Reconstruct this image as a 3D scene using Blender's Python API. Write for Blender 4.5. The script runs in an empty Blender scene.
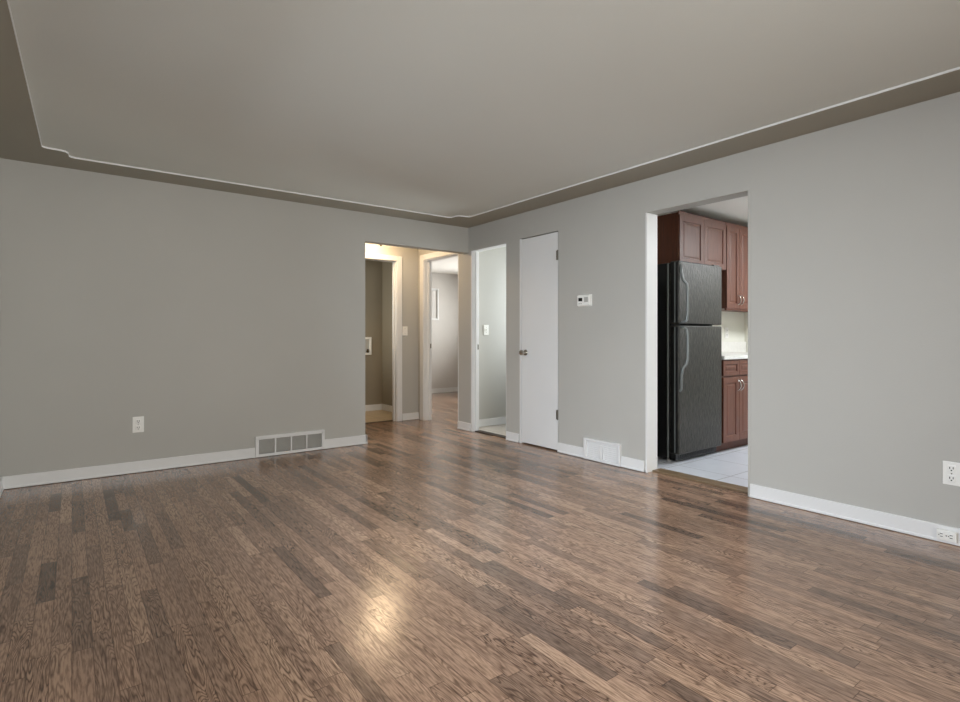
import bpy, bmesh, math, random
from mathutils import Vector, Matrix

S = bpy.context.scene
COL = S.collection
PI = math.pi
random.seed(7)

# ------------------------------------------------------------------ camera, world, light, exposure
CAM_H = 1.08
cd = bpy.data.cameras.new('camera')
cd.sensor_fit = 'HORIZONTAL'
cd.sensor_width = 36.0
cd.lens = 544.0 / 960.0 * 36.0
cd.shift_y = -13.0 / 960.0
cd.clip_start = 0.02
cam = bpy.data.objects.new('camera', cd)
COL.objects.link(cam)
cam.location = (0, 0, CAM_H)
cam.rotation_euler = (PI / 2, 0, -math.atan2(0.6, 0.8))
S.camera = cam

S.view_settings.view_transform = 'Standard'
S.view_settings.look = 'None'
S.view_settings.gamma = 1.0
S.view_settings.use_curve_mapping = False
S.view_settings.exposure = 0.2
S.cycles.use_denoising = True
S.cycles.max_bounces = 12
S.cycles.diffuse_bounces = 8
S.cycles.glossy_bounces = 6
S.cycles.caustics_reflective = False
S.cycles.caustics_refractive = False

w = bpy.data.worlds.new('sky')
S.world = w
w.use_nodes = True
w.node_tree.nodes['Background'].inputs[0].default_value = (0.75, 0.87, 1.0, 1)
w.node_tree.nodes['Background'].inputs[1].default_value = 1.0


def daylight(name, loc, direction, sx, sz, power, color):
    """area lamp"""
    l = bpy.data.lights.new(name, 'AREA')
    l.shape = 'RECTANGLE'
    l.size = sx
    l.size_y = sz
    l.energy = power
    l.color = color
    o = bpy.data.objects.new(name, l)
    COL.objects.link(o)
    o.location = loc
    o.rotation_euler = Vector(direction).to_track_quat('-Z', 'Y').to_euler()
    return o


# windows of the living room (behind the camera), the kitchen and the bedroom, plus added fills
daylight('daylight_front_window', (0.75, -1.98, 1.40), (0, 1, -0.3), 1.9, 1.45, 170, (1.0, 0.965, 0.935))
daylight('daylight_left_window', (-1.50, 2.2, 2.2), (1, 0, -0.6), 2.6, 1.5, 335, (0.82, 0.885, 1.0))
daylight('daylight_kitchen_window', (6.60, 0.65, 1.50), (-1, 0, -0.4), 1.1, 1.1, 7, (0.88, 0.93, 1.0))
kl = daylight('kitchen_fill_light', (6.0, 1.55, 2.34), (0, 0, -1), 0.6, 0.6, 52, (0.90, 0.94, 1.0))  # added fill with no fixture, out of view, to brighten the kitchen
daylight('daylight_bedroom_window', (7.40, 7.6, 1.50), (-1, 0, 0), 1.6, 1.2, 185, (1.0, 0.97, 0.94))
daylight('daylight_entry_window', (5.62, 4.8, 1.50), (-1, 0, 0), 0.7, 1.0, 72, (0.95, 0.98, 1.0))
daylight('laundry_fill_light', (2.24, 6.95, 1.50), (1, 0, 0), 0.6, 0.9, 14, (1.0, 0.95, 0.86))  # added fill, unseen, to lift the dark laundry closet

# ------------------------------------------------------------------ materials
def lin(c):
    return tuple((v / 12.92 if v <= 0.04045 else ((v + 0.055) / 1.055) ** 2.4) for v in [x / 255.0 for x in c]) + (1.0,)


def nodes_of(name):
    m = bpy.data.materials.new(name)
    m.use_nodes = True
    nt = m.node_tree
    return m, nt, nt.nodes['Principled BSDF']


def mat(name, rgb, rough=0.5, metal=0.0, bump=0.0, scale=200.0, var=0.0, vscale=6.0, spec=0.5, stretch=None, coat=0.0):
    """plain procedural material: base colour, faint mottling and surface bump"""
    m, nt, b = nodes_of(name)
    b.inputs['Roughness'].default_value = rough
    b.inputs['Metallic'].default_value = metal
    b.inputs['Specular IOR Level'].default_value = spec
    b.inputs['Coat Weight'].default_value = coat
    b.inputs['Coat Roughness'].default_value = 0.1
    c = lin(rgb)
    tc = nt.nodes.new('ShaderNodeTexCoord')
    mp = nt.nodes.new('ShaderNodeMapping')
    nt.links.new(tc.outputs['Object'], mp.inputs[0])
    if stretch:
        mp.inputs['Scale'].default_value = stretch
    n = nt.nodes.new('ShaderNodeTexNoise')
    n.inputs['Scale'].default_value = vscale
    n.inputs['Detail'].default_value = 4
    nt.links.new(mp.outputs[0], n.inputs['Vector'])
    r = nt.nodes.new('ShaderNodeValToRGB')
    r.color_ramp.elements[0].position = 0.3
    r.color_ramp.elements[1].position = 0.7
    r.color_ramp.elements[0].color = tuple(v * (1 - var) for v in c[:3]) + (1,)
    r.color_ramp.elements[1].color = tuple(min(1, v * (1 + var)) for v in c[:3]) + (1,)
    nt.links.new(n.outputs['Fac'], r.inputs[0])
    nt.links.new(r.outputs[0], b.inputs['Base Color'])
    if bump > 0:
        n2 = nt.nodes.new('ShaderNodeTexNoise')
        n2.inputs['Scale'].default_value = scale
        n2.inputs['Detail'].default_value = 2
        nt.links.new(mp.outputs[0], n2.inputs['Vector'])
        bp = nt.nodes.new('ShaderNodeBump')
        bp.inputs['Strength'].default_value = bump
        bp.inputs['Distance'].default_value = 0.004
        nt.links.new(n2.outputs['Fac'], bp.inputs['Height'])
        nt.links.new(bp.outputs[0], b.inputs['Normal'])
    return m


def wood_floor_mat():
    m, nt, b = nodes_of('oak_strip_floor')
    N, L = nt.nodes.new, nt.links.new

    def math_(op, a, bb=None, c=None):
        n = N('ShaderNodeMath')
        n.operation = op
        for i, v in enumerate((a, bb, c)):
            if v is None:
                continue
            if isinstance(v, (int, float)):
                n.inputs[i].default_value = v
            else:
                L(v, n.inputs[i])
        return n.outputs[0]

    def white(dim, **kw):
        n = N('ShaderNodeTexWhiteNoise')
        n.noise_dimensions = dim
        for k, v in kw.items():
            L(v, n.inputs[k])
        return n.outputs['Value']

    def comb(x, y, z):
        n = N('ShaderNodeCombineXYZ')
        for i, v in enumerate((x, y, z)):
            if isinstance(v, (int, float)):
                n.inputs[i].default_value = v
            else:
                L(v, n.inputs[i])
        return n.outputs[0]

    tc = N('ShaderNodeTexCoord')
    sp = N('ShaderNodeSeparateXYZ')
    L(tc.outputs['Object'], sp.inputs[0])
    X, Y = sp.outputs[0], sp.outputs[1]
    W = 0.0585
    xr = math_('DIVIDE', X, W)
    row = math_('FLOOR', xr)
    rr = white('1D', W=row)
    r2 = white('1D', W=math_('ADD', row, 37.31))
    length = math_('MULTIPLY_ADD', rr, 0.45, 0.45)
    yr = math_('ADD', math_('DIVIDE', Y, length), math_('MULTIPLY', r2, 13.7))
    col = math_('FLOOR', yr)
    pid = white('2D', Vector=comb(row, col, 0.0))
    pid2 = white('2D', Vector=comb(math_('ADD', row, 91.7), col, 0.0))
    # seams between the strips
    fx = math_('FRACT', xr)
    ex = math_('MINIMUM', fx, math_('SUBTRACT', 1.0, fx))
    fy = math_('FRACT', yr)
    ey = math_('MULTIPLY', math_('MINIMUM', fy, math_('SUBTRACT', 1.0, fy)), math_('DIVIDE', length, W))
    edge = math_('MINIMUM', ex, ey)
    seam = N('ShaderNodeMapRange')
    L(edge, seam.inputs[0])
    seam.inputs[1].default_value = 0.008
    seam.inputs[2].default_value = 0.035
    # cathedral grain: contour lines of a noise stretched along the strip
    off = math_('MULTIPLY', pid, 61.0)
    n1 = N('ShaderNodeTexNoise')
    n1.inputs['Scale'].default_value = 1.0
    n1.inputs['Detail'].default_value = 2.0
    n1.inputs['Roughness'].default_value = 0.45
    L(comb(math_('MULTIPLY_ADD', X, 15.0, off), math_('MULTIPLY_ADD', Y, 1.7, off), off), n1.inputs['Vector'])
    rings = math_('MULTIPLY', n1.outputs['Fac'], math_('MULTIPLY_ADD', pid2, 110.0, 85.0))
    wave = math_('MULTIPLY_ADD', math_('SINE', rings), 0.5, 0.5)
    lines = math_('POWER', wave, 3.2)
    # fine pores
    n2 = N('ShaderNodeTexNoise')
    n2.inputs['Scale'].default_value = 1.0
    n2.inputs['Detail'].default_value = 3.0
    L(comb(math_('MULTIPLY_ADD', X, 190.0, off), math_('MULTIPLY', Y, 17.0), off), n2.inputs['Vector'])
    # broad colour drift over the floor
    n3 = N('ShaderNodeTexNoise')
    n3.inputs['Scale'].default_value = 0.9
    n3.inputs['Detail'].default_value = 2.0
    L(tc.outputs['Object'], n3.inputs['Vector'])
    # plank colours
    ramp = N('ShaderNodeValToRGB')
    cr = ramp.color_ramp
    cr.elements[0].position = 0.0
    cr.elements[0].color = lin((104, 86, 74))
    cr.elements[1].position = 1.0
    cr.elements[1].color = lin((166, 138, 116))
    for p, c in ((0.09, (122, 100, 85)), (0.3, (140, 114, 96)), (0.65, (150, 122, 102)), (0.9, (158, 130, 109))):
        e = cr.elements.new(p)
        e.color = lin(c)
    L(pid, ramp.inputs[0])
    g = N('ShaderNodeMix')
    g.data_type = 'RGBA'
    g.blend_type = 'MULTIPLY'
    L(ramp.outputs[0], g.inputs[6])
    g.inputs[7].default_value = (0.30, 0.265, 0.24, 1)
    amount = math_('MULTIPLY', lines, math_('MULTIPLY_ADD', math_('POWER', pid2, 1.6), 0.85, 0.22))
    L(amount, g.inputs[0])
    g2 = N('ShaderNodeMix')
    g2.data_type = 'RGBA'
    g2.blend_type = 'MULTIPLY'
    L(g.outputs[2], g2.inputs[6])
    pores = N('ShaderNodeMapRange')
    L(n2.outputs['Fac'], pores.inputs[0])
    pores.inputs[1].default_value = 0.42
    pores.inputs[2].default_value = 0.66
    g2.inputs[7].default_value = (0.42, 0.385, 0.36, 1)
    L(math_('MULTIPLY', pores.outputs[0], 0.85), g2.inputs[0])
    g3 = N('ShaderNodeMix')
    g3.data_type = 'RGBA'
    g3.blend_type = 'MULTIPLY'
    L(g2.outputs[2], g3.inputs[6])
    g3.inputs[7].default_value = (0.3, 0.26, 0.24, 1)
    L(math_('MULTIPLY', math_('SUBTRACT', 1.0, seam.outputs[0]), 0.8), g3.inputs[0])
    hs = N('ShaderNodeHueSaturation')
    L(g3.outputs[2], hs.inputs['Color'])
    L(math_('MULTIPLY_ADD', n3.outputs['Fac'], 0.6, 1.02), hs.inputs['Value'])
    hs.inputs['Saturation'].default_value = 0.98
    L(hs.outputs[0], b.inputs['Base Color'])
    rn = N('ShaderNodeMapRange')
    L(n2.outputs['Fac'], rn.inputs[0])
    rn.inputs[3].default_value = 0.13
    rn.inputs[4].default_value = 0.24
    L(rn.outputs[0], b.inputs['Roughness'])
    b.inputs['Specular IOR Level'].default_value = 0.55
    bp = N('ShaderNodeBump')
    bp.inputs['Strength'].default_value = 0.22
    bp.inputs['Distance'].default_value = 0.0015
    L(math_('ADD', math_('MULTIPLY', n2.outputs['Fac'], 0.6), math_('ADD', math_('MULTIPLY', seam.outputs[0], 0.4), math_('MULTIPLY', lines, -0.3))), bp.inputs['Height'])
    L(bp.outputs[0], b.inputs['Normal'])
    return m


def tile_mat(name, rgb, grout, size, ox, oy, rough=0.3):
    m, nt, b = nodes_of(name)
    N, L = nt.nodes.new, nt.links.new
    tc = N('ShaderNodeTexCoord')
    mp = N('ShaderNodeMapping')
    mp.inputs['Location'].default_value = (-ox, -oy, 0)
    L(tc.outputs['Object'], mp.inputs[0])
    br = N('ShaderNodeTexBrick')
    br.offset = 0.0
    br.inputs['Scale'].default_value = 1.0
    br.inputs['Brick Width'].default_value = size
    br.inputs['Row Height'].default_value = size
    br.inputs['Mortar Size'].default_value = 0.004
    br.inputs['Color1'].default_value = lin(rgb)
    br.inputs['Color2'].default_value = tuple(v * 0.95 for v in lin(rgb)[:3]) + (1,)
    br.inputs['Mortar'].default_value = lin(grout)
    L(mp.outputs[0], br.inputs['Vector'])
    n = N('ShaderNodeTexNoise')
    n.inputs['Scale'].default_value = 7
    n.inputs['Detail'].default_value = 5
    L(tc.outputs['Object'], n.inputs['Vector'])
    mx = N('ShaderNodeMix')
    mx.data_type = 'RGBA'
    mx.blend_type = 'MULTIPLY'
    mr = N('ShaderNodeMapRange')
    mr.inputs[1].default_value = 0.4
    mr.inputs[2].default_value = 0.75
    mr.inputs[4].default_value = 0.5
    L(n.outputs['Fac'], mr.inputs[0])
    L(mr.outputs[0], mx.inputs[0])
    L(br.outputs['Color'], mx.inputs[6])
    mx.inputs[7].default_value = (0.86, 0.86, 0.87, 1)
    L(mx.outputs[2], b.inputs['Base Color'])
    b.inputs['Roughness'].default_value = rough
    bp = N('ShaderNodeBump')
    bp.invert = True
    bp.inputs['Strength'].default_value = 0.3
    bp.inputs['Distance'].default_value = 0.002
    L(br.outputs['Fac'], bp.inputs['Height'])
    L(bp.outputs[0], b.inputs['Normal'])
    return m


def glass_mat(name, tint=(0.95, 0.97, 0.97), haze=0.0):
    m, nt, b = nodes_of(name)
    N, L = nt.nodes.new, nt.links.new
    tr = N('ShaderNodeBsdfTransparent')
    tr.inputs[0].default_value = (*tint, 1)
    gl = N('ShaderNodeBsdfGlossy')
    gl.inputs['Roughness'].default_value = 0.03
    fr = N('ShaderNodeFresnel')
    mix = N('ShaderNodeMixShader')
    L(fr.outputs[0], mix.inputs[0])
    L(tr.outputs[0], mix.inputs[1])
    L(gl.outputs[0], mix.inputs[2])
    L(mix.outputs[0], nt.nodes['Material Output'].inputs[0])
    return m


def glow_mat(name, rgb, strength):
    m, nt, b = nodes_of(name)
    b.inputs['Base Color'].default_value = lin((240, 232, 215))
    b.inputs['Emission Color'].default_value = lin(rgb)
    b.inputs['Emission Strength'].default_value = strength
    b.inputs['Roughness'].default_value = 0.4
    return m


WALL = mat('greige_wall_paint', (178, 176, 170), 0.6, bump=0.12, scale=160, var=0.02, vscale=1.5, spec=0.35)
BORDER = mat('olive_grey_border_paint', (160, 155, 142), 0.65, bump=0.1, scale=160, var=0.02, vscale=1.5, spec=0.3)
KCEIL = mat('bright_ceiling_paint', (232, 229, 224), 0.8, bump=0.15, scale=120, var=0.015, vscale=1.2, spec=0.2)
CEIL = mat('white_ceiling_paint', (214, 215, 209), 0.8, bump=0.15, scale=120, var=0.015, vscale=1.2, spec=0.2)
WHITE = mat('white_gloss_trim_paint', (220, 220, 219), 0.38, bump=0.03, scale=90, var=0.015, vscale=8)
DOORW = mat('white_door_paint', (220, 220, 219), 0.42, bump=0.05, scale=120, var=0.015, vscale=3)
PLATE = mat('white_plate_plastic', (232, 231, 226), 0.35, var=0.01)
DARK = mat('black_slot', (14, 13, 12), 0.6)
CHROME = mat('satin_nickel', (190, 186, 178), 0.24, metal=1.0, var=0.03)
STEEL = mat('grey_hinge_steel', (120, 116, 108), 0.4, metal=1.0, var=0.05)
WOOD = wood_floor_mat()
TILE = tile_mat('white_kitchen_tile', (214, 217, 224), (150, 150, 152), 0.46, 4.12, 2.226, 0.28)
BTILE = tile_mat('beige_tile', (214, 196, 166), (170, 150, 122), 0.31, 3.0, 6.4, 0.35)
ETILE = tile_mat('pale_entry_tile', (214, 204, 192), (170, 160, 150), 0.31, 3.9, 4.6, 0.35)
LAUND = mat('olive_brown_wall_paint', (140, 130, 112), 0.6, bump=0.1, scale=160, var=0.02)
KWALL = mat('pale_kitchen_wall_paint', (224, 223, 212), 0.55, bump=0.08, scale=160, var=0.02)
BWALL = mat('light_bedroom_wall_paint', (196, 192, 187), 0.6, bump=0.1, scale=160, var=0.02)
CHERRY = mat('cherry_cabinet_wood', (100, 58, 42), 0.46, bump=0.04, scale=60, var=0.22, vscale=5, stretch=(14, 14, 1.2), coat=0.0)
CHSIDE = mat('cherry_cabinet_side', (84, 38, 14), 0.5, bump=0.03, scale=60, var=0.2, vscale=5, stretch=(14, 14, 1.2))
FRIDGE = mat('black_textured_fridge_steel', (45, 42, 36), 0.42, bump=0.9, scale=60, var=0.6, vscale=34, spec=0.6, metal=0.3, stretch=(1.6, 1.6, 0.5))
FBLACK = mat('gloss_black_fridge_side', (9, 9, 9), 0.3, bump=0.1, scale=160, var=0.1)
FTRIM = mat('dark_grey_fridge_edge', (104, 108, 106), 0.25, var=0.05, spec=0.7)
RUBBER = mat('black_rubber', (12, 12, 12), 0.7)
COUNTER = mat('white_counter_top', (226, 224, 218), 0.3, var=0.04, vscale=30)
OAKSTRIP = mat('brown_threshold_wood', (116, 96, 72), 0.4, var=0.15, vscale=8, stretch=(10, 1, 1))
BRONZE = mat('dark_bronze_threshold', (58, 46, 36), 0.6, metal=0.0, var=0.1)
LCD = mat('dark_display', (22, 24, 22), 0.15)
GREYP = mat('grey_plastic', (176, 174, 168), 0.4)
SCREEN = mat('grey_window_screen', (205, 202, 198), 0.7, var=0.03)
DUCT = mat('dim_duct_metal', (96, 94, 92), 0.6, var=0.05)
GLASS = glass_mat('window_glass')
GLOW = glow_mat('lit_opal_glass', (255, 222, 178), 44.0)
BRASS = mat('aged_brass', (84, 64, 40), 0.35, metal=1.0, var=0.05)

# ------------------------------------------------------------------ mesh helpers
def new():
    return bmesh.new()


def box(bm, x0, x1, y0, y1, z0, z1, bev=0.0, seg=2):
    x0, x1 = min(x0, x1), max(x0, x1)
    y0, y1 = min(y0, y1), max(y0, y1)
    z0, z1 = min(z0, z1), max(z0, z1)
    t = bmesh.new()
    bmesh.ops.create_cube(t, size=1.0)
    for v in t.verts:
        v.co = Vector(((x0 + x1) / 2 + v.co.x * (x1 - x0), (y0 + y1) / 2 + v.co.y * (y1 - y0), (z0 + z1) / 2 + v.co.z * (z1 - z0)))
    if bev > 0:
        bmesh.ops.bevel(t, geom=list(t.edges), offset=bev, segments=seg, profile=0.6, affect='EDGES', clamp_overlap=True)
    join(bm, t)
    return bm


def join(bm, t):
    me = bpy.data.meshes.new('tmp')
    t.to_mesh(me)
    t.free()
    bm.from_mesh(me)
    bpy.data.meshes.remove(me)


def lathe(bm, prof, centre, axis='Z', n=32):
    """prof: list of (radius, along); revolved about axis through centre"""
    t = bmesh.new()
    rings = []
    for r, a in prof:
        ring = []
        for k in range(n):
            th = 2 * PI * k / n
            p = Vector((r * math.cos(th), r * math.sin(th), a))
            if axis == 'X':
                p = Vector((p.z, p.x, p.y))
            elif axis == 'Y':
                p = Vector((p.y, p.z, p.x))
            ring.append(t.verts.new(p + Vector(centre)))
        rings.append(ring)
    for a, b in zip(rings, rings[1:]):
        for k in range(n):
            t.faces.new((a[k], a[(k + 1) % n], b[(k + 1) % n], b[k]))
    t.faces.new(list(reversed(rings[0])))
    t.faces.new(rings[-1])
    bmesh.ops.remove_doubles(t, verts=t.verts, dist=1e-6)
    bmesh.ops.recalc_face_normals(t, faces=t.faces)
    join(bm, t)


def tube(bm, pts, r, n=12, sx=1.0):
    """round bar along pts"""
    t = bmesh.new()
    P = [Vector(p) for p in pts]
    rings = []
    up = Vector((0.37, 0.61, 0.7)).normalized()
    for i, p in enumerate(P):
        d = (P[min(i + 1, len(P) - 1)] - P[max(i - 1, 0)]).normalized()
        a = d.cross(up).normalized()
        b = d.cross(a).normalized()
        rings.append([t.verts.new(p + r * (math.cos(2 * PI * k / n) * a * sx + math.sin(2 * PI * k / n) * b)) for k in range(n)])
    for a, b in zip(rings, rings[1:]):
        for k in range(n):
            t.faces.new((a[k], a[(k + 1) % n], b[(k + 1) % n], b[k]))
    t.faces.new(list(reversed(rings[0])))
    t.faces.new(rings[-1])
    bmesh.ops.recalc_face_normals(t, faces=t.faces)
    join(bm, t)


def world_of(p):
    v = Vector((0, 0, 0))
    while p is not None:
        v += p.location
        p = p.parent
    return v


def obj(name, bm, m, parent=None, smooth=False):
    me = bpy.data.meshes.new(name)
    if parent is not None:
        bmesh.ops.translate(bm, verts=bm.verts, vec=-world_of(parent))
    bm.to_mesh(me)
    bm.free()
    me.materials.append(m)
    if smooth:
        for p in me.polygons:
            p.use_smooth = True
        me.set_sharp_from_angle(angle=math.radians(40))
    o = bpy.data.objects.new(name, me)
    COL.objects.link(o)
    if parent is not None:
        o.parent = parent
    return o


def struct(name, bm, m, parent=None, label=None, category=None):
    o = obj(name, bm, m, parent)
    if parent is None:
        o['kind'] = 'structure'
        if label:
            o['label'] = label
            o['category'] = category
    return o


def thing(name, label, cat, loc, group=None):
    o = bpy.data.objects.new(name, None)
    COL.objects.link(o)
    o.location = loc
    o.empty_display_size = 0.1
    o['label'] = label
    o['category'] = cat
    if group:
        o['group'] = group
    return o


def boxes(lst):
    bm = new()
    for b in lst:
        box(bm, *b)
    return bm


# ------------------------------------------------------------------ room shell
H = 2.36            # underside of the border round the ceiling
XL, XR, XK = -0.408, 3.69, 3.80     # left wall face, right wall faces
YB, YB2 = 5.145, 5.265             # back wall faces
YF = -1.80                         # wall behind the camera
YE, YE2 = 6.29, 6.40               # end wall of the hall
TOP = 2.62

# floors
fl = boxes([(XL, 3.76, YF, 4.45, -0.1, 0), (XL, 3.76, 4.45, YB2, -0.1, 0), (1.2, 3.76, YB2, YE, -0.1, 0), (2.4, 3.46, YE, YE + 0.075, -0.1, 0),
            (3.76, 7.2, 5.36, 9.05, -0.1, 0)])
struct('floor', fl, WOOD, label='dark stained oak strip floor of the living room', category='floor')
struct('floor_kitchen', boxes([(3.76, 6.42, 0.0, 3.30, -0.1, 0)]), TILE, label='white square tile floor of the kitchen', category='floor')
struct('floor_laundry', boxes([(2.4, 3.76, YE + 0.075, 7.42, -0.1, 0)]), BTILE, label='beige tile floor of the closet off the hall', category='floor')
struct('floor_entry', boxes([(3.76, 5.5, 4.35, 5.28, -0.1, 0)]), ETILE, label='pale tile floor beyond the open doorway in the corner', category='floor')

# ceiling: flat white field, slightly recessed inside a painted border
struct('ceiling', boxes([(XL, XR, YF, YB2, H + 0.011, TOP)]), CEIL, label='white ceiling of the living room', category='ceiling')


def border():
    x0, x1, y0, y1 = -0.164, 3.382, -1.5, 4.842
    def corner(sx, sy, cx, cy):
        # stepped corner: straight, small shoulder, notch, straight
        pts = [(0.0, 0.165), (0.012, 0.150), (0.035, 0.142), (0.105, 0.137), (0.128, 0.125), (0.140, 0.100), (0.145, 0.030), (0.158, 0.010), (0.185, 0.0)]
        return [(cx + sx * a, cy + sy * b) for a, b in pts]
    inner = corner(1, -1, x0, y1) + list(reversed(corner(-1, -1, x1, y1))) + corner(-1, 1, x1, y0) + list(reversed(corner(1, 1, x0 - 0.105, y0)))
    bm = new()
    vi = [bm.verts.new((x, y, H)) for x, y in inner]
    vo = [bm.verts.new(p) for p in ((XL, YB, H), (XR, YB, H), (XR, YF, H), (XL, YF, H))]
    e = []
    for ring in (vi, vo):
        for k in range(len(ring)):
            e.append(bm.edges.new((ring[k], ring[(k + 1) % len(ring)])))
    res = bmesh.ops.triangle_fill(bm, use_beauty=True, edges=e)
    faces = [f for f in bm.faces]
    for f in faces:
        if f.normal.z > 0:
            f.normal_flip()
    ex = bmesh.ops.extrude_face_region(bm, geom=faces)
    for v in [g for g in ex['geom'] if isinstance(g, bmesh.types.BMVert)]:
        v.co.z += 0.011
    bmesh.ops.recalc_face_normals(bm, faces=bm.faces)
    return bm, inner


bb, inner = border()
o = struct('trim_1', bb, BORDER, label='grey painted border band running round the ceiling', category='ceiling border')
# the thin white bead along the inner edge of the border
bead = new()
n = len(inner)
cxm, cym = 1.6, 1.7
def offset(poly, d):
    out = []
    for i in range(len(poly)):
        p0, p1, p2 = Vector(poly[i - 1]), Vector(poly[i]), Vector(poly[(i + 1) % len(poly)])
        d1, d2 = (p1 - p0).normalized(), (p2 - p1).normalized()
        nn = Vector((d1.y + d2.y, -(d1.x + d2.x)))
        nn.normalize()
        out.append(p1 + nn * d)
    return out
oa, ob = offset(inner, 0.0), offset(inner, 0.004)
va = [[bead.verts.new((p.x, p.y, z)) for p in q] for q, z in ((oa, H - 0.0005), (ob, H - 0.0005), (ob, H + 0.011), (oa, H + 0.011))]
for i in range(4):
    for k in range(n):
        a, b = va[i], va[(i + 1) % 4]
        bead.faces.new((a[k], a[(k + 1) % n], b[(k + 1) % n], b[k]))
bmesh.ops.recalc_face_normals(bead, faces=bead.faces)
struct('trim_2', bead, WHITE, label='thin white bead outlining the recessed ceiling', category='ceiling bead')

# walls
struct('wall_back', boxes([(XL - 0.15, 2.395, YB, YB2, 0, TOP), (2.395, XR, YB, YB2, 2.072, TOP)]), WALL,
       label='long grey wall with the return air grille', category='wall')
struct('wall_right', boxes([
    (XR, XK, YF, 1.857, 0, TOP), (XR, XK, 1.857, 2.700, 2.100, TOP),
    (XR, XK, 2.700, 3.682, 0, TOP), (XR, XK, 3.682, 4.236, 2.099, TOP),
    (XR, XK, 4.236, 4.455, 0, TOP), (XR, XK, 4.455, 5.090, 2.087, TOP),
    (XR, XK, 5.090, 5.345, 0, TOP), (XR, XK, 5.345, 6.145, 2.105, TOP),
    (XR, XK, 6.145, YE, 0, TOP)]), WALL, label='grey wall with the closet door and kitchen doorway', category='wall')
struct('wall_left', boxes([(XL - 0.15, XL, YF, 1.15, 0, TOP), (XL - 0.15, XL, 3.25, YB, 0, TOP),
                           (XL - 0.15, XL, 1.15, 3.25, 0, 0.75), (XL - 0.15, XL, 1.15, 3.25, 2.05, TOP)]), WALL)
struct('wall_front', boxes([(XL - 0.15, -0.2, YF - 0.15, YF, 0, TOP), (1.7, XK, YF - 0.15, YF, 0, TOP),
                            (-0.2, 1.7, YF - 0.15, YF, 0, 0.67), (-0.2, 1.7, YF - 0.15, YF, 2.12, TOP)]), WALL)
# hall
struct('wall_hall', boxes([(1.1, 1.2, YB2, YE2, 0, TOP), (1.2, 2.50, YE, YE2, 0, TOP), (2.50, 3.375, YE, YE2, 2.085, TOP),
                           (3.375, XK, YE, YE2, 0, TOP)]), WALL, label='grey end wall of the hall beside the casing', category='wall')
struct('ceiling_hall', boxes([(1.1, XR, YB2, YE, H, TOP)]), KCEIL)
# laundry closet
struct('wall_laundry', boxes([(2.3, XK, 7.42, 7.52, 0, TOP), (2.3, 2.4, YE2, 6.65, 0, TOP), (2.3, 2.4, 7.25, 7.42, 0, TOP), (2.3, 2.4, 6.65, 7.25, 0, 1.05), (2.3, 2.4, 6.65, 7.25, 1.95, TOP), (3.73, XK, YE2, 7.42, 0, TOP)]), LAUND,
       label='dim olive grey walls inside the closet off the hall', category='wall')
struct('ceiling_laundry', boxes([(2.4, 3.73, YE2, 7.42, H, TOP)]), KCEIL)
# bedroom
struct('wall_bedroom', boxes([(XK, 5.12, 9.05, 9.17, 0, TOP), (5.74, 7.35, 9.05, 9.17, 0, TOP), (5.12, 5.74, 9.05, 9.17, 0, 1.46), (5.12, 5.74, 9.05, 9.17, 2.02, TOP),
                              (7.2, 7.35, 5.30, 6.8, 0, TOP), (7.2, 7.35, 8.4, 9.05, 0, TOP), (7.2, 7.35, 6.8, 8.4, 0, 0.9), (7.2, 7.35, 6.8, 8.4, 2.1, TOP),
                              (XK - 0.07, XK, YE2 + 0.0, 9.17, 0, TOP) if False else (XK, XK + 0.02, 6.40, 9.05, 0, TOP)]), BWALL,
       label='light wall of the bedroom beyond the hall', category='wall')
struct('ceiling_bedroom', boxes([(XK, 7.2, 5.36, 9.05, H, TOP)]), KCEIL)
# entry beyond the corner doorway
struct('wall_entry', boxes([(XK, 7.2, 5.28, 5.36, 0, TOP), (XK, 5.6, 4.27, 4.35, 0, TOP),
                            (5.5, 5.6, 4.35, 4.45, 0, TOP), (5.5, 5.6, 5.15, 5.28, 0, TOP), (5.5, 5.6, 4.45, 5.15, 0, 1.0), (5.5, 5.6, 4.45, 5.15, 2.0, TOP)]), WALL,
       label='grey wall with a light switch beyond the corner doorway', category='wall')
struct('ceiling_entry', boxes([(XK, 5.5, 4.35, 5.28, H, TOP)]), KCEIL)
# closet behind the flush door
struct('wall_closet', boxes([(4.5, 4.6, 3.40, 4.27, 0, TOP)]), WALL)
struct('floor_closet', boxes([(3.76, 4.5, 3.40, 4.27, -0.1, 0)]), WOOD)
struct('ceiling_closet', boxes([(XK, 4.5, 3.40, 4.27, H, TOP)]), CEIL)
# kitchen
struct('wall_kitchen', boxes([(XK, 6.55, 3.30, 3.40, 0, TOP), (XK, 6.55, -0.12, 0.0, 0, TOP),
                              (6.42, 6.55, 0.0, 0.1, 0, TOP), (6.42, 6.55, 1.2, 3.30, 0, TOP), (6.42, 6.55, 0.1, 1.2, 0, 0.95), (6.42, 6.55, 0.1, 1.2, 2.05, TOP)]), KWALL,
       label='pale wall behind the kitchen counter', category='wall')
struct('ceiling_kitchen', boxes([(XK, 6.42, 0.0, 3.30, H, TOP)]), KCEIL, label='white ceiling of the kitchen', category='ceiling')


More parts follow.
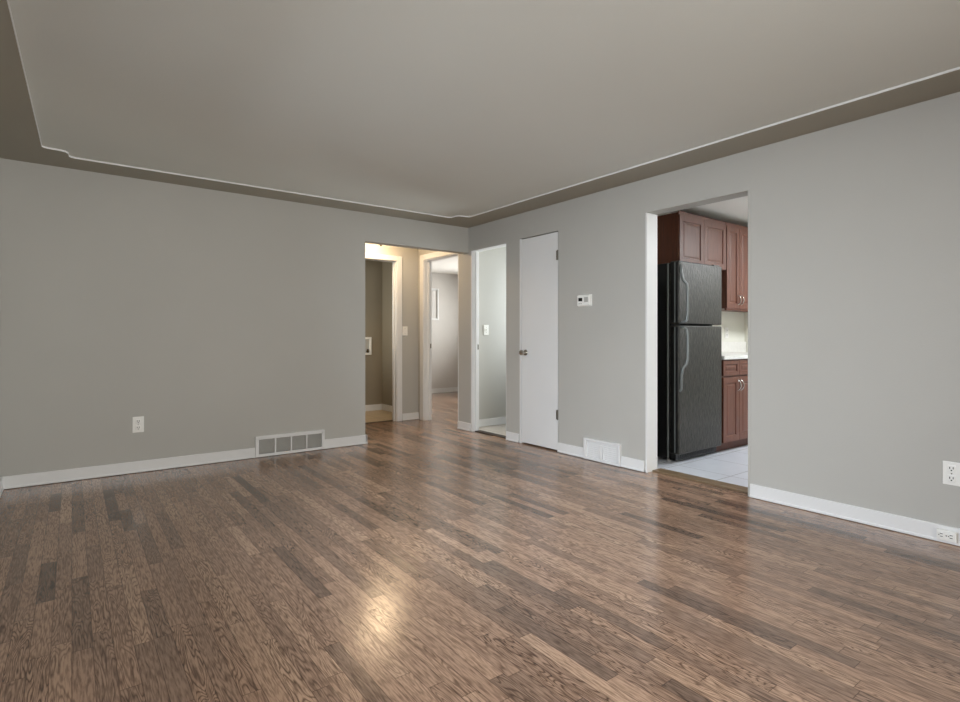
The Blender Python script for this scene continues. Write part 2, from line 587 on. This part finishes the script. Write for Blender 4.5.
# windows that bring the daylight in
def window(name, axis, a0, a1, z0, z1, face, depth, panes=2, label=None):
    """axis 'X': the window runs along X in a wall whose room face is y=face; depth is signed, into the wall"""
    def b(bm, u0, u1, d0, d1, zz0, zz1, bev=0.003):
        if axis == 'X':
            box(bm, u0, u1, face + d0, face + d1, zz0, zz1, bev)
        else:
            box(bm, face + d0, face + d1, u0, u1, zz0, zz1, bev)
    f = new()
    s = 1 if depth > 0 else -1
    t = 0.04
    d0, d1 = depth * 0.35, depth * 0.75
    b(f, a0, a0 + t, d0, d1, z0, z1)
    b(f, a1 - t, a1, d0, d1, z0, z1)
    b(f, a0, a1, d0, d1, z0, z0 + t)
    b(f, a0, a1, d0, d1, z1 - t, z1)
    for k in range(1, panes):
        c = a0 + (a1 - a0) * k / panes
        b(f, c - t / 2, c + t / 2, d0, d1, z0, z1)
    root = struct(name, f, WHITE)
    if label:
        root['label'] = label
        root['category'] = 'window'
    for k in range(panes):
        g = new()
        u0 = a0 + (a1 - a0) * k / panes
        u1 = a0 + (a1 - a0) * (k + 1) / panes
        b(g, u0 + t * 0.6, u1 - t * 0.6, depth * 0.53, depth * 0.56, z0 + t * 0.8, z1 - t * 0.8, 0)
        struct('pane', g, GLASS, root)
    c = new()
    cw = 0.055 if a1 - a0 > 0.65 else 0.03
    b(c, a0 - cw, a0, -s * 0.012, 0, z0 - cw, z1 + cw)
    b(c, a1, a1 + cw, -s * 0.012, 0, z0 - cw, z1 + cw)
    b(c, a0, a1, -s * 0.012, 0, z1, z1 + cw)
    b(c, a0, a1, -s * 0.012, 0, z0 - cw, z0)
    # lining of the opening
    b(c, a0 - 0.001, a0 + 0.012, 0, depth, z0, z1, 0)
    b(c, a1 - 0.012, a1 + 0.001, 0, depth, z0, z1, 0)
    b(c, a0, a1, 0, depth, z1 - 0.012, z1 + 0.001, 0)
    b(c, a0, a1, 0, depth, z0 - 0.001, z0 + 0.012, 0)
    struct('window_casing', c, WHITE, root)
    return root


window('window_1', 'X', -0.2, 1.7, 0.67, 2.12, YF, -0.15, 3)
window('window_2', 'Y', 1.15, 3.25, 0.75, 2.05, XL, -0.15, 2)
window('window_3', 'Y', 0.1, 1.2, 0.95, 2.05, 6.42, 0.13, 2)
window('window_4', 'Y', 6.8, 8.4, 0.9, 2.1, 7.2, 0.15, 2)
w5 = window('window_5', 'X', 5.12, 5.74, 1.46, 2.02, 9.05, 0.12, 2, label='small white framed window high on the bedroom wall')
bm = new()
box(bm, 5.135, 5.725, 9.058, 9.061, 1.475, 2.005)
struct('roller_shade', bm, SCREEN, w5)
window('added_laundry_window', 'Y', 6.65, 7.25, 1.05, 1.95, 2.4, -0.10, 1)  # unseen window put in only to let the laundry fill through
window('window_6', 'Y', 4.45, 5.15, 1.0, 2.0, 5.5, 0.10, 1)

# ------------------------------------------------------------------ trim: baseboards, jambs, casings, thresholds
BH = 0.092


def base_x(bm, x0, x1, y, side):
    """board along X; side -1 stands on the -Y face of the wall at y"""
    box(bm, x0, x1, y, y + side * 0.015, 0.003, BH, 0.003)
    box(bm, x0, x1, y, y + side * 0.021, 0.003, 0.018, 0.003)


def base_y(bm, y0, y1, x, side):
    box(bm, x, x + side * 0.015, y0, y1, 0.003, BH, 0.003)
    box(bm, x, x + side * 0.021, y0, y1, 0.003, 0.018, 0.003)


bm = new()
base_x(bm, XL, 1.320, YB, -1)
base_x(bm, 1.962, 2.412, YB, -1)
base_y(bm, YB - 0.015, YB2 + 0.015, 2.395, 1)
struct('baseboard_back', bm, WHITE, label='white baseboard along the long grey wall', category='baseboard')
bm = new()
base_y(bm, YF, 1.853, XR, -1)
base_y(bm, 2.706, 2.934, XR, -1)
base_y(bm, 3.342, 3.676, XR, -1)
base_y(bm, 4.246, 4.440, XR, -1)
base_y(bm, 5.096, 5.345, XR, -1)
struct('baseboard_right', bm, WHITE, label='white baseboard along the wall with the kitchen doorway', category='baseboard')
bm = new()
base_y(bm, YF, YB - 0.02, XL, 1)
struct('baseboard_left', bm, WHITE, label='white baseboard end at the left edge of the floor', category='baseboard')
bm = new()
base_x(bm, 3.445, XR, YE, -1)
struct('baseboard_hall', bm, WHITE, label='short white baseboard on the hall end wall', category='baseboard')
bm = new()
base_x(bm, 2.4, 3.73, 7.42, -1)
base_y(bm, YE2, 7.42, 3.73, -1)
struct('baseboard_laundry', bm, WHITE, label='white baseboard inside the dim closet off the hall', category='baseboard')
bm = new()
base_x(bm, XK + 0.02, 7.2, 9.05, -1)
struct('baseboard_bedroom', bm, WHITE, label='white baseboard on the far bedroom wall', category='baseboard')
bm = new()
base_x(bm, XK, 5.5, 5.28, -1)
struct('baseboard_entry', bm, WHITE, label='white baseboard beyond the corner doorway', category='baseboard')

# kitchen doorway lining
bm = new()
box(bm, 3.686, 3.825, 2.685, 2.700, 0.0, 2.086, 0.002)
struct('trim_3', bm, WHITE, label='white jamb on the fridge side of the kitchen doorway', category='door jamb')
bm = new()
box(bm, 3.686, 3.825, 1.857, 1.872, 0.0, 2.086, 0.002)
box(bm, 3.686, 3.825, 1.857, 2.700, 2.086, 2.100, 0.002)
struct('trim_4', bm, WALL, label='grey painted head and near jamb of the kitchen doorway', category='door jamb')
bm = new()
box(bm, 3.752, 3.868, 1.873, 2.684, 0.0, 0.013, 0.005)
struct('trim_5', bm, OAKSTRIP, label='brown wooden threshold in the kitchen doorway', category='threshold')

# corner doorway lining (Y 4.459 - 5.075)
bm = new()
box(bm, 3.686, 3.792, 5.075, 5.090, 0.0, 2.083, 0.002)
box(bm, 3.735, 3.760, 5.060, 5.076, 0.0, 2.083, 0.002)
box(bm, 3.6885, 3.800, 4.455, 4.459, 0.0, 2.083, 0.001)
box(bm, 3.6885, 3.800, 4.455, 5.090, 2.081, 2.087, 0.001)
t6 = struct('trim_6', bm, WHITE, label='white jamb of the open doorway in the room corner', category='door jamb')
bm = new()
box(bm, 3.766, 3.786, 5.0725, 5.0755, 0.945, 1.005, 0.001)
struct('strike_plate', bm, STEEL, t6)
bm = new()
box(bm, 3.720, 3.800, 4.460, 5.058, 0.0, 0.010, 0.004)
struct('trim_7', bm, BRONZE, label='dark metal threshold in the corner doorway', category='threshold')

# closet door lining
bm = new()
box(bm, 3.686, 3.800, 4.216, 4.236, 0.0, 2.096, 0.002)
box(bm, 3.730, 3.800, 3.682, 3.700, 0.0, 2.080, 0.002)
box(bm, 3.730, 3.800, 3.682, 4.216, 2.080, 2.099, 0.002)
struct('trim_8', bm, WHITE, label='white jamb round the flush closet door', category='door jamb')
# flush door
bm = new()
box(bm, 3.692, 3.727, 3.692, 4.211, 0.014, 2.090, 0.0025)
d1 = struct('door_1', bm, DOORW, label='closed narrow white flush door with metal knob', category='door')
bm = new()
lathe(bm, [(0.030, 0.0), (0.030, -0.005), (0.026, -0.010), (0.013, -0.013), (0.012, -0.030), (0.020, -0.036), (0.027, -0.046), (0.028, -0.056), (0.024, -0.066), (0.012, -0.070)],
      (3.692, 4.148, 0.932), 'X')
struct('door_knob', bm, CHROME, d1)
for z in (1.868, 0.350):
    bm = new()
    tube(bm, [(3.686, 3.687, z - 0.048), (3.686, 3.687, z + 0.048)], 0.0065)
    box(bm, 3.6895, 3.6925, 3.690, 3.712, z - 0.045, z + 0.045, 0.001)
    struct('hinge', bm, STEEL, d1)

# bedroom doorway lining and casing
bm = new()
box(bm, 3.688, 3.800, 6.130, 6.145, 0.0, 2.090, 0.002)
box(bm, 3.740, 3.768, 6.116, 6.131, 0.0, 2.090, 0.002)
box(bm, 3.688, 3.800, 5.345, 5.358, 0.0, 2.090, 0.002)
box(bm, 3.688, 3.800, 5.345, 6.145, 2.090, 2.105, 0.002)
t9 = struct('trim_9', bm, WHITE, label='white jamb of the bedroom doorway off the hall', category='door jamb')
bm = new()
box(bm, 3.776, 3.794, 6.1275, 6.1305, 0.945, 1.005, 0.001)
struct('strike_plate', bm, STEEL, t9)
bm = new()
box(bm, 3.674, 3.691, 6.138, 6.225, 0.0, 2.170, 0.004)
box(bm, 3.674, 3.691, 5.345, 6.138, 2.098, 2.170, 0.004)
struct('trim_10', bm, WHITE, label='pale casing round the bedroom doorway off the hall', category='door casing')

# laundry closet doorway
bm = new()
box(bm, 3.360, 3.375, YE - 0.004, YE2, 0.0, 2.070, 0.002)
box(bm, 3.346, 3.361, YE + 0.04, YE + 0.07, 0.0, 2.070, 0.002)
box(bm, 2.50, 2.515, YE - 0.004, YE2, 0.0, 2.070, 0.002)
box(bm, 2.50, 3.375, YE - 0.004, YE2, 2.070, 2.085, 0.002)
struct('trim_11', bm, WHITE, label='white jamb of the open closet doorway in the hall', category='door jamb')
bm = new()
box(bm, 3.366, 3.440, YE - 0.017, YE, 0.0, 2.142, 0.005)
box(bm, 2.435, 2.509, YE - 0.017, YE, 0.0, 2.142, 0.005)
box(bm, 2.509, 3.366, YE - 0.017, YE, 2.077, 2.142, 0.005)
struct('trim_12', bm, WHITE, label='white casing round the closet doorway in the hall', category='door casing')
bm = new()
box(bm, 2.516, 3.359, YE + 0.060, YE + 0.095, 0.0, 0.008, 0.003)
struct('trim_13', bm, BRONZE, label='dark strip between hall wood and closet tile', category='threshold')


# ------------------------------------------------------------------ wall fittings
def frame_box(o, u, n):
    return None


def plate_thing(kind, label, cat, face_axis, face, side, uc, zc, w_, h_, group):
    """empty on the wall face at the plate's foot; returns (root, B) where B adds a box in (u, out, z)"""
    if face_axis == 'Y':      # wall is a plane of constant y
        loc = (uc, face, zc - h_ / 2)
    else:
        loc = (face, uc, zc - h_ / 2)
    root = thing(kind, label, cat, loc, group)

    def B(bm, u0, u1, d0, d1, z0, z1, bev=0.0):
        a, b = face + side * d0, face + side * d1
        if face_axis == 'Y':
            box(bm, uc + u0, uc + u1, a, b, zc + z0, zc + z1, bev)
        else:
            box(bm, a, b, uc + u0, uc + u1, zc + z0, zc + z1, bev)
    return root, B


def outlet(label, face_axis, face, side, uc, zc, w_=0.074, h_=0.122, group='power outlets on the walls', horizontal=False, deep=0.006):
    root, B = plate_thing('power_outlet', label, 'power outlet', face_axis, face, side, uc, zc, w_, h_, group)
    bm = new()
    B(bm, -w_ / 2, w_ / 2, 0, deep, -h_ / 2, h_ / 2, 0.002)
    obj('cover_plate', bm, PLATE, root)
    for s in (-1, 1):
        bm = new()
        if horizontal:
            B(bm, s * 0.020 - 0.014, s * 0.020 + 0.014, deep - 0.002, deep + 0.003, -0.016, 0.016, 0.003)
        else:
            B(bm, -0.017, 0.017, deep - 0.002, deep + 0.003, s * 0.026 - 0.018, s * 0.026 + 0.018, 0.004)
        r = obj('receptacle', bm, PLATE, root)
        bm = new()
        for q in (-1, 1):
            if horizontal:
                B(bm, s * 0.020 - 0.006, s * 0.020 + 0.006, deep + 0.002, deep + 0.0036, q * 0.007 - 0.0016, q * 0.007 + 0.0016)
            else:
                B(bm, q * 0.007 - 0.0018, q * 0.007 + 0.0018, deep + 0.002, deep + 0.0036, s * 0.026 - 0.002, s * 0.026 + 0.009)
        if horizontal:
            B(bm, s * 0.020 + 0.008, s * 0.020 + 0.012, deep + 0.002, deep + 0.0036, -0.0025, 0.0025)
        else:
            B(bm, -0.003, 0.003, deep + 0.002, deep + 0.0036, s * 0.026 - 0.012, s * 0.026 - 0.006)
        obj('slots', bm, DARK, r)
    bm = new()
    B(bm, -0.003, 0.003, deep - 0.001, deep + 0.0015, -0.003, 0.003, 0.001)
    obj('screw', bm, STEEL, root)
    return root


def switch(label, face_axis, face, side, uc, zc, group='light switches'):
    w_, h_ = 0.076, 0.122
    root, B = plate_thing('light_switch', label, 'light switch', face_axis, face, side, uc, zc, w_, h_, group)
    bm = new()
    B(bm, -w_ / 2, w_ / 2, 0, 0.006, -h_ / 2, h_ / 2, 0.002)
    obj('cover_plate', bm, PLATE, root)
    bm = new()
    B(bm, -0.005, 0.005, 0.005, 0.017, -0.004, 0.012, 0.002)
    obj('toggle', bm, PLATE, root)
    for s in (-1, 1):
        bm = new()
        B(bm, -0.003, 0.003, 0.005, 0.0075, s * 0.030 - 0.003, s * 0.030 + 0.003, 0.001)
        obj('screw', bm, STEEL, root)
    return root


outlet('white outlet low on the long wall left of the vent grille', 'Y', YB, -1, 0.4255, 0.385, 0.078, 0.126)
outlet('white outlet on the grey wall at the right edge above the baseboard', 'X', XR, -1, 0.797, 0.370)
outlet('small white outlet box mounted sideways on the baseboard', 'X', XR - 0.015, -1, 0.812, 0.046, 0.082, 0.052, horizontal=True, deep=0.020)
outlet('white outlet above the kitchen counter behind the refrigerator', 'Y', 3.30, -1, 6.010, 1.140)
switch('white light switch on the hall end wall beside the casing', 'Y', YE, -1, 3.487, 1.172)
switch('white light switch inside the corner doorway', 'Y', 5.28, -1, 4.052, 1.178)

# thermostat
t = thing('thermostat', 'white wall thermostat with small dark display between door and kitchen', 'thermostat', (XR, 3.342, 1.366))
bm = new()
box(bm, XR, XR - 0.008, 3.262, 3.422, 1.364, 1.468, 0.003)
obj('back_plate', bm, PLATE, t)
bm = new()
box(bm, XR - 0.008, XR - 0.030, 3.268, 3.416, 1.369, 1.463, 0.006)
obj('cover', bm, PLATE, t)
bm = new()
box(bm, XR - 0.0295, XR - 0.0315, 3.352, 3.398, 1.410, 1.440, 0.001)
obj('display', bm, LCD, t)
bm = new()
box(bm, XR - 0.0295, XR - 0.0313, 3.285, 3.330, 1.400, 1.445, 0.001)
obj('flap', bm, GREYP, t)
for k in range(2):
    bm = new()
    box(bm, XR - 0.0295, XR - 0.033, 3.358 + k * 0.022, 3.372 + k * 0.022, 1.384, 1.394, 0.001)
    obj('button', bm, GREYP, t)

# return air grille on the back wall
x0, x1, z0, z1 = 1.321, 1.961, 0.003, 0.190
t = thing('air_return_grille', 'white four panel return air grille at the foot of the long wall', 'vent grille', ((x0 + x1) / 2, YB, 0.003))
fw = 0.030
bm = new()
box(bm, x0, x1, YB, YB - 0.022, z1 - fw, z1, 0.003)
box(bm, x0, x1, YB, YB - 0.022, z0, z0 + fw - 0.004, 0.003)
box(bm, x0, x0 + fw, YB, YB - 0.022, z0 + 0.02, z1 - 0.02, 0.003)
box(bm, x1 - fw, x1, YB, YB - 0.022, z0 + 0.02, z1 - 0.02, 0.003)
obj('frame', bm, WHITE, t)
bm = new()
box(bm, x0 + 0.01, x1 - 0.01, YB, YB - 0.003, z0 + 0.01, z1 - 0.01)
obj('backing', bm, DUCT, t)
iw = (x1 - x0 - 2 * fw)
for k in range(1, 4):
    c = x0 + fw + iw * k / 4
    bm = new()
    box(bm, c - 0.006, c + 0.006, YB - 0.002, YB - 0.021, z0 + 0.02, z1 - 0.02, 0.002)
    obj('mullion', bm, WHITE, t)
for k in range(4):
    a = x0 + fw + iw * k / 4
    bm = new()
    for j in range(13):
        zz = z0 + 0.030 + j * 0.0101
        tb = new()
        box(tb, a + 0.004, a + iw / 4 - 0.004, -0.0045, 0.0045, -0.0007, 0.0007)
        bmesh.ops.rotate(tb, verts=tb.verts, cent=(0, 0, 0), matrix=Matrix.Rotation(math.radians(50), 3, 'X'))
        bmesh.ops.translate(tb, verts=tb.verts, vec=(0, YB - 0.009, zz + 0.005))
        join(bm, tb)
    obj('louver_panel', bm, GREYP, t)

# supply register on the right wall
y0, y1, z0, z1 = 2.936, 3.340, 0.003, 0.191
t = thing('heating_register', 'white metal heating register at the foot of the wall left of the kitchen', 'vent register', (XR, (y0 + y1) / 2, 0.003))
D = 0.030
bm = new()
box(bm, XR, XR - D, y0, y1, z1 - 0.022, z1, 0.004)
box(bm, XR, XR - D, y0, y1, z0, z0 + 0.022, 0.004)
box(bm, XR, XR - D, y0, y0 + 0.022, z0 + 0.015, z1 - 0.015, 0.004)
box(bm, XR, XR - D, y1 - 0.030, y1, z0 + 0.015, z1 - 0.015, 0.004)
obj('frame', bm, WHITE, t)
bm = new()
box(bm, XR, XR - 0.013, y0 + 0.015, y1 - 0.015, z0 + 0.015, z1 - 0.015)
obj('damper', bm, WHITE, t)
bm = new()
for j in range(8):
    zz = z0 + 0.030 + j * 0.017
    box(bm, XR - 0.012, XR - 0.018, y0 + 0.022, y1 - 0.030, zz, zz + 0.010, 0.002)
obj('louver_panel', bm, WHITE, t)
bm = new()
yc = (y0 + y1) / 2
box(bm, XR - 0.012, XR - 0.024, yc + 0.008, yc + 0.024, z0 + 0.018, z1 - 0.045, 0.003)
box(bm, XR - 0.012, XR - 0.024, yc - 0.024, yc - 0.012, z0 + 0.018, z1 - 0.045, 0.003)
obj('divider', bm, WHITE, t)
bm = new()
box(bm, XR - 0.020, XR - 0.040, yc - 0.006, yc + 0.004, z0 + 0.020, z0 + 0.050, 0.002)
obj('lever', bm, WHITE, t)

# washer outlet box in the laundry closet
x0, x1, z0, z1 = 3.330, 3.545, 0.832, 1.092
t = thing('washer_outlet_box', 'white framed washer outlet box on the closet wall', 'outlet box', ((x0 + x1) / 2, 7.42, z0))
bm = new()
box(bm, x0, x1, 7.42, 7.400, z1 - 0.03, z1, 0.003)
box(bm, x0, x1, 7.42, 7.400, z0, z0 + 0.03, 0.003)
box(bm, x0, x0 + 0.03, 7.42, 7.400, z0 + 0.02, z1 - 0.02, 0.003)
box(bm, x1 - 0.03, x1, 7.42, 7.400, z0 + 0.02, z1 - 0.02, 0.003)
obj('frame', bm, PLATE, t)
bm = new()
box(bm, x0 + 0.02, x1 - 0.02, 7.42, 7.416, z0 + 0.02, z1 - 0.02)
obj('back_panel', bm, GREYP, t)
for k in range(2):
    xx = x0 + 0.070 + k * 0.085
    bm = new()
    tube(bm, [(xx, 7.405, z0 + 0.035), (xx, 7.405, z0 + 0.085)], 0.010)
    tube(bm, [(xx, 7.405, z0 + 0.075), (xx, 7.385, z0 + 0.075)], 0.009)
    obj('valve', bm, BRASS, t)
bm = new()
tube(bm, [(x1 - 0.055, 7.416, z0 + 0.050), (x1 - 0.055, 7.412, z0 + 0.050)], 0.022, 20)
obj('drain_hole', bm, DARK, t)

# hall ceiling lamp
lx, ly = 2.975, 5.95
t = thing('ceiling_lamp', 'lit dome ceiling lamp in the hall just behind the opening head', 'ceiling lamp', (lx, ly, H))
bm = new()
lathe(bm, [(0.155, 0.0), (0.155, -0.012), (0.150, -0.022), (0.135, -0.026)], (lx, ly, H), 'Z', 40)
obj('base', bm, WHITE, t, True)
bm = new()
prof = [(0.142, -0.026), (0.142, -0.034)]
for k in range(1, 10):
    a = k / 9 * PI / 2
    prof.append((0.142 * math.cos(a) if k < 9 else 0.012, -0.034 - 0.100 * math.sin(a)))
lathe(bm, prof, (lx, ly, H), 'Z', 40)
obj('glass_dome', bm, GLOW, t, True)
bm = new()
lathe(bm, [(0.016, -0.132), (0.016, -0.140), (0.008, -0.146), (0.015, -0.156), (0.015, -0.166), (0.010, -0.174), (0.003, -0.178)], (lx, ly, H), 'Z', 20)
obj('finial', bm, BRASS, t, True)

# ------------------------------------------------------------------ kitchen
# refrigerator
fx0, fx1 = 4.156, 4.846
fyc, fyd = 2.806, 2.703
t = thing('refrigerator', 'black top freezer refrigerator in the kitchen seen through the doorway', 'refrigerator', ((fx0 + fx1) / 2, 3.0, 0))
bm = new()
box(bm, fx0, fx1, fyc, 3.285, 0.025, 1.735, 0.006)
obj('body', bm, FBLACK, t)
bm = new()
box(bm, fx0 - 0.002, fx0 + 0.006, fyc - 0.002, fyc + 0.012, 0.03, 1.730, 0.001)
obj('case_edge', bm, FTRIM, t)
bm = new()
box(bm, fx0 + 0.012, fx1 - 0.012, fyc - 0.014, fyc + 0.002, 0.09, 1.730)
obj('door_gasket', bm, RUBBER, t)


def fridge_door(name, z0, z1, hz):
    bm = new()
    box(bm, fx0, fx1, fyd, fyc - 0.014, z0, z1, 0.012, 4)
    d = obj(name, bm, FRIDGE, t, True)
    bm = new()
    box(bm, fx0 - 0.0012, fx0 + 0.008, fyd + 0.014, fyc - 0.026, z0 + 0.012, z1 - 0.012, 0.001)
    obj('door_edge', bm, FBLACK, d)
    bm = new()
    box(bm, fx0 - 0.003, fx0 + 0.004, fyd + 0.034, fyd + 0.044, z0 + 0.012, z1 - 0.012, 0.001)
    obj('edge_glint', bm, FTRIM, d)  # lighter strip paints the reflection along the glossy door edge
    bm = new()
    hx = fx0 + 0.036
    tube(bm, [(hx + dx, fyd - dy, z) for dx, dy, z in hz], 0.0125, 12)
    obj('handle', bm, FTRIM, d, True)
    return d


fridge_door('freezer_door', 1.202, 1.745,
            [(-0.02, -0.004, 1.715), (-0.02, 0.008, 1.700), (-0.02, 0.014, 1.64), (-0.012, 0.026, 1.575), (0.006, 0.045, 1.545), (0.012, 0.052, 1.50), (0.012, 0.052, 1.30), (0.010, 0.046, 1.235), (0.0, 0.028, 1.218), (0.0, -0.004, 1.213)])
fridge_door('fridge_door', 0.078, 1.188,
            [(0.0, -0.004, 1.175), (0.0, 0.028, 1.170), (0.010, 0.046, 1.150), (0.012, 0.052, 1.09), (0.012, 0.052, 0.90), (0.006, 0.045, 0.855), (-0.014, 0.026, 0.825), (-0.02, 0.014, 0.76), (-0.02, 0.010, 0.64), (-0.02, -0.004, 0.625)])
bm = new()
box(bm, fx0 + 0.02, fx1 - 0.02, fyc - 0.060, fyc + 0.002, 0.018, 0.074, 0.003)
for k in range(22):
    box(bm, fx0 + 0.06 + k * 0.026, fx0 + 0.074 + k * 0.026, fyc - 0.064, fyc - 0.058, 0.030, 0.062, 0.001)
obj('toe_grille', bm, FBLACK, t)
bm = new()
box(bm, fx1 - 0.11, fx1 - 0.012, fyc - 0.085, fyc + 0.02, 1.7455, 1.756, 0.003)
obj('hinge_cover', bm, FBLACK, t)
for xx in (fx0 + 0.05, fx1 - 0.05):
    for yy in (fyc + 0.03, 3.24):
        bm = new()
        lathe(bm, [(0.018, 0.0), (0.018, 0.012), (0.010, 0.014), (0.010, 0.03)], (xx, yy, 0), 'Z', 16)
        obj('foot', bm, GREYP if yy < 3 else RUBBER, t)


def panel_door(x0, x1, yfront, z0, z1, th=0.020, rail=0.055, drop=0.008):
    """framed door with a sunk panel, facing -Y"""
    b = new()
    box(b, x0, x1, yfront, yfront + th, z0, z1)
    b.faces.ensure_lookup_table()
    f = min(b.faces, key=lambda q: q.calc_center_median().y)
    for thick, depth in ((0.003, 0.0), (rail - 0.003, 0.0), (0.004, -drop), (0.012, 0.0), (0.010, drop * 0.4)):
        bmesh.ops.inset_region(b, faces=[f], thickness=thick, depth=depth, use_even_offset=True)
    return b


def bow_handle(bm, x, y, z0, z1, out=0.028, r=0.005, bowx=0.010):
    pts = []
    for k in range(11):
        a = k / 10
        s = math.sin(PI * a)
        pts.append((x + bowx * s, y - out * s ** 0.6 if 0 < k < 10 else y, z0 + (z1 - z0) * a))
    tube(bm, pts, r, 10)


UY = 2.97
UT = 2.262


def wall_cabinet(label, x0, x1, z0, side_mat, handles):
    t = thing('wall_cabinet', label, 'kitchen cabinet', ((x0 + x1) / 2, 3.30, z0), 'cherry wall cabinets in the kitchen')
    bm = new()
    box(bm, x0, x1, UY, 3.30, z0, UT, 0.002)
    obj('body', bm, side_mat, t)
    bm = new()
    box(bm, x0, x1, UY - 0.012, UY, UT - 0.022, UT + 0.012, 0.004)
    obj('top_rail', bm, CHERRY, t)
    xm = (x0 + x1) / 2
    for k, (a, b) in enumerate(((x0 + 0.005, xm - 0.002), (xm + 0.002, x1 - 0.005))):
        d = obj('door', panel_door(a, b, UY - 0.020, z0 + 0.004, UT - 0.024), CHERRY, t)
        if handles:
            bm = new()
            hx = b - 0.028 if k == 0 else a + 0.028
            bow_handle(bm, hx, UY - 0.020, z0 + 0.045, z0 + 0.145, bowx=0.004)
            obj('handle', bm, CHROME, d, True)
    if z0 < 1.5:
        bm = new()
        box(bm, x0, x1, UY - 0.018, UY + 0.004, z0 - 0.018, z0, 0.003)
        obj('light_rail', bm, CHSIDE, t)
    return t


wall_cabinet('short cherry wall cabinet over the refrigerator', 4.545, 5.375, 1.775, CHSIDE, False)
wall_cabinet('tall cherry wall cabinet with metal pulls right of the refrigerator', 5.380, 5.895, 1.385, CHERRY, True)
wall_cabinet('tall cherry wall cabinet cut off by the doorway edge', 5.900, 6.415, 1.385, CHERRY, True)

BY = 2.725


def base_cabinet(label, x0, x1):
    t = thing('base_cabinet', label, 'kitchen cabinet', ((x0 + x1) / 2, 3.0, 0), 'cherry base cabinets in the kitchen')
    bm = new()
    box(bm, x0, x1, BY, 3.295, 0.09, 0.875, 0.002)
    obj('body', bm, CHERRY, t)
    bm = new()
    box(bm, x0, x1, BY + 0.06, 3.28, 0.0, 0.09)
    obj('toe_kick', bm, CHSIDE, t)
    xm = (x0 + x1) / 2
    for k, (a, b) in enumerate(((x0 + 0.006, xm - 0.003), (xm + 0.003, x1 - 0.006))):
        obj('drawer', panel_door(a, b, BY - 0.020, 0.725, 0.866, rail=0.035), CHERRY, t)
        d = obj('door', panel_door(a, b, BY - 0.020, 0.096, 0.708), CHERRY, t)
        bm = new()
        hx = b - 0.024 if k == 0 else a + 0.024
        bow_handle(bm, hx, BY - 0.020, 0.575, 0.675, bowx=0.004)
        obj('handle', bm, CHROME, d, True)
    return t


base_cabinet('cherry base cabinet with drawers and metal pulls beside the refrigerator', 4.872, 5.460)
base_cabinet('cherry base cabinet further along the counter, hidden by the doorway edge', 5.464, 6.412)
t = thing('countertop', 'white countertop with short backsplash over the base cabinets', 'countertop', (5.64, 3.0, 0.877))
bm = new()
box(bm, 4.868, 6.418, BY - 0.035, 3.298, 0.877, 0.913, 0.006)
obj('slab', bm, COUNTER, t)
bm = new()
box(bm, 4.868, 6.418, 3.278, 3.298, 0.9135, 1.035, 0.004)
obj('backsplash', bm, COUNTER, t)
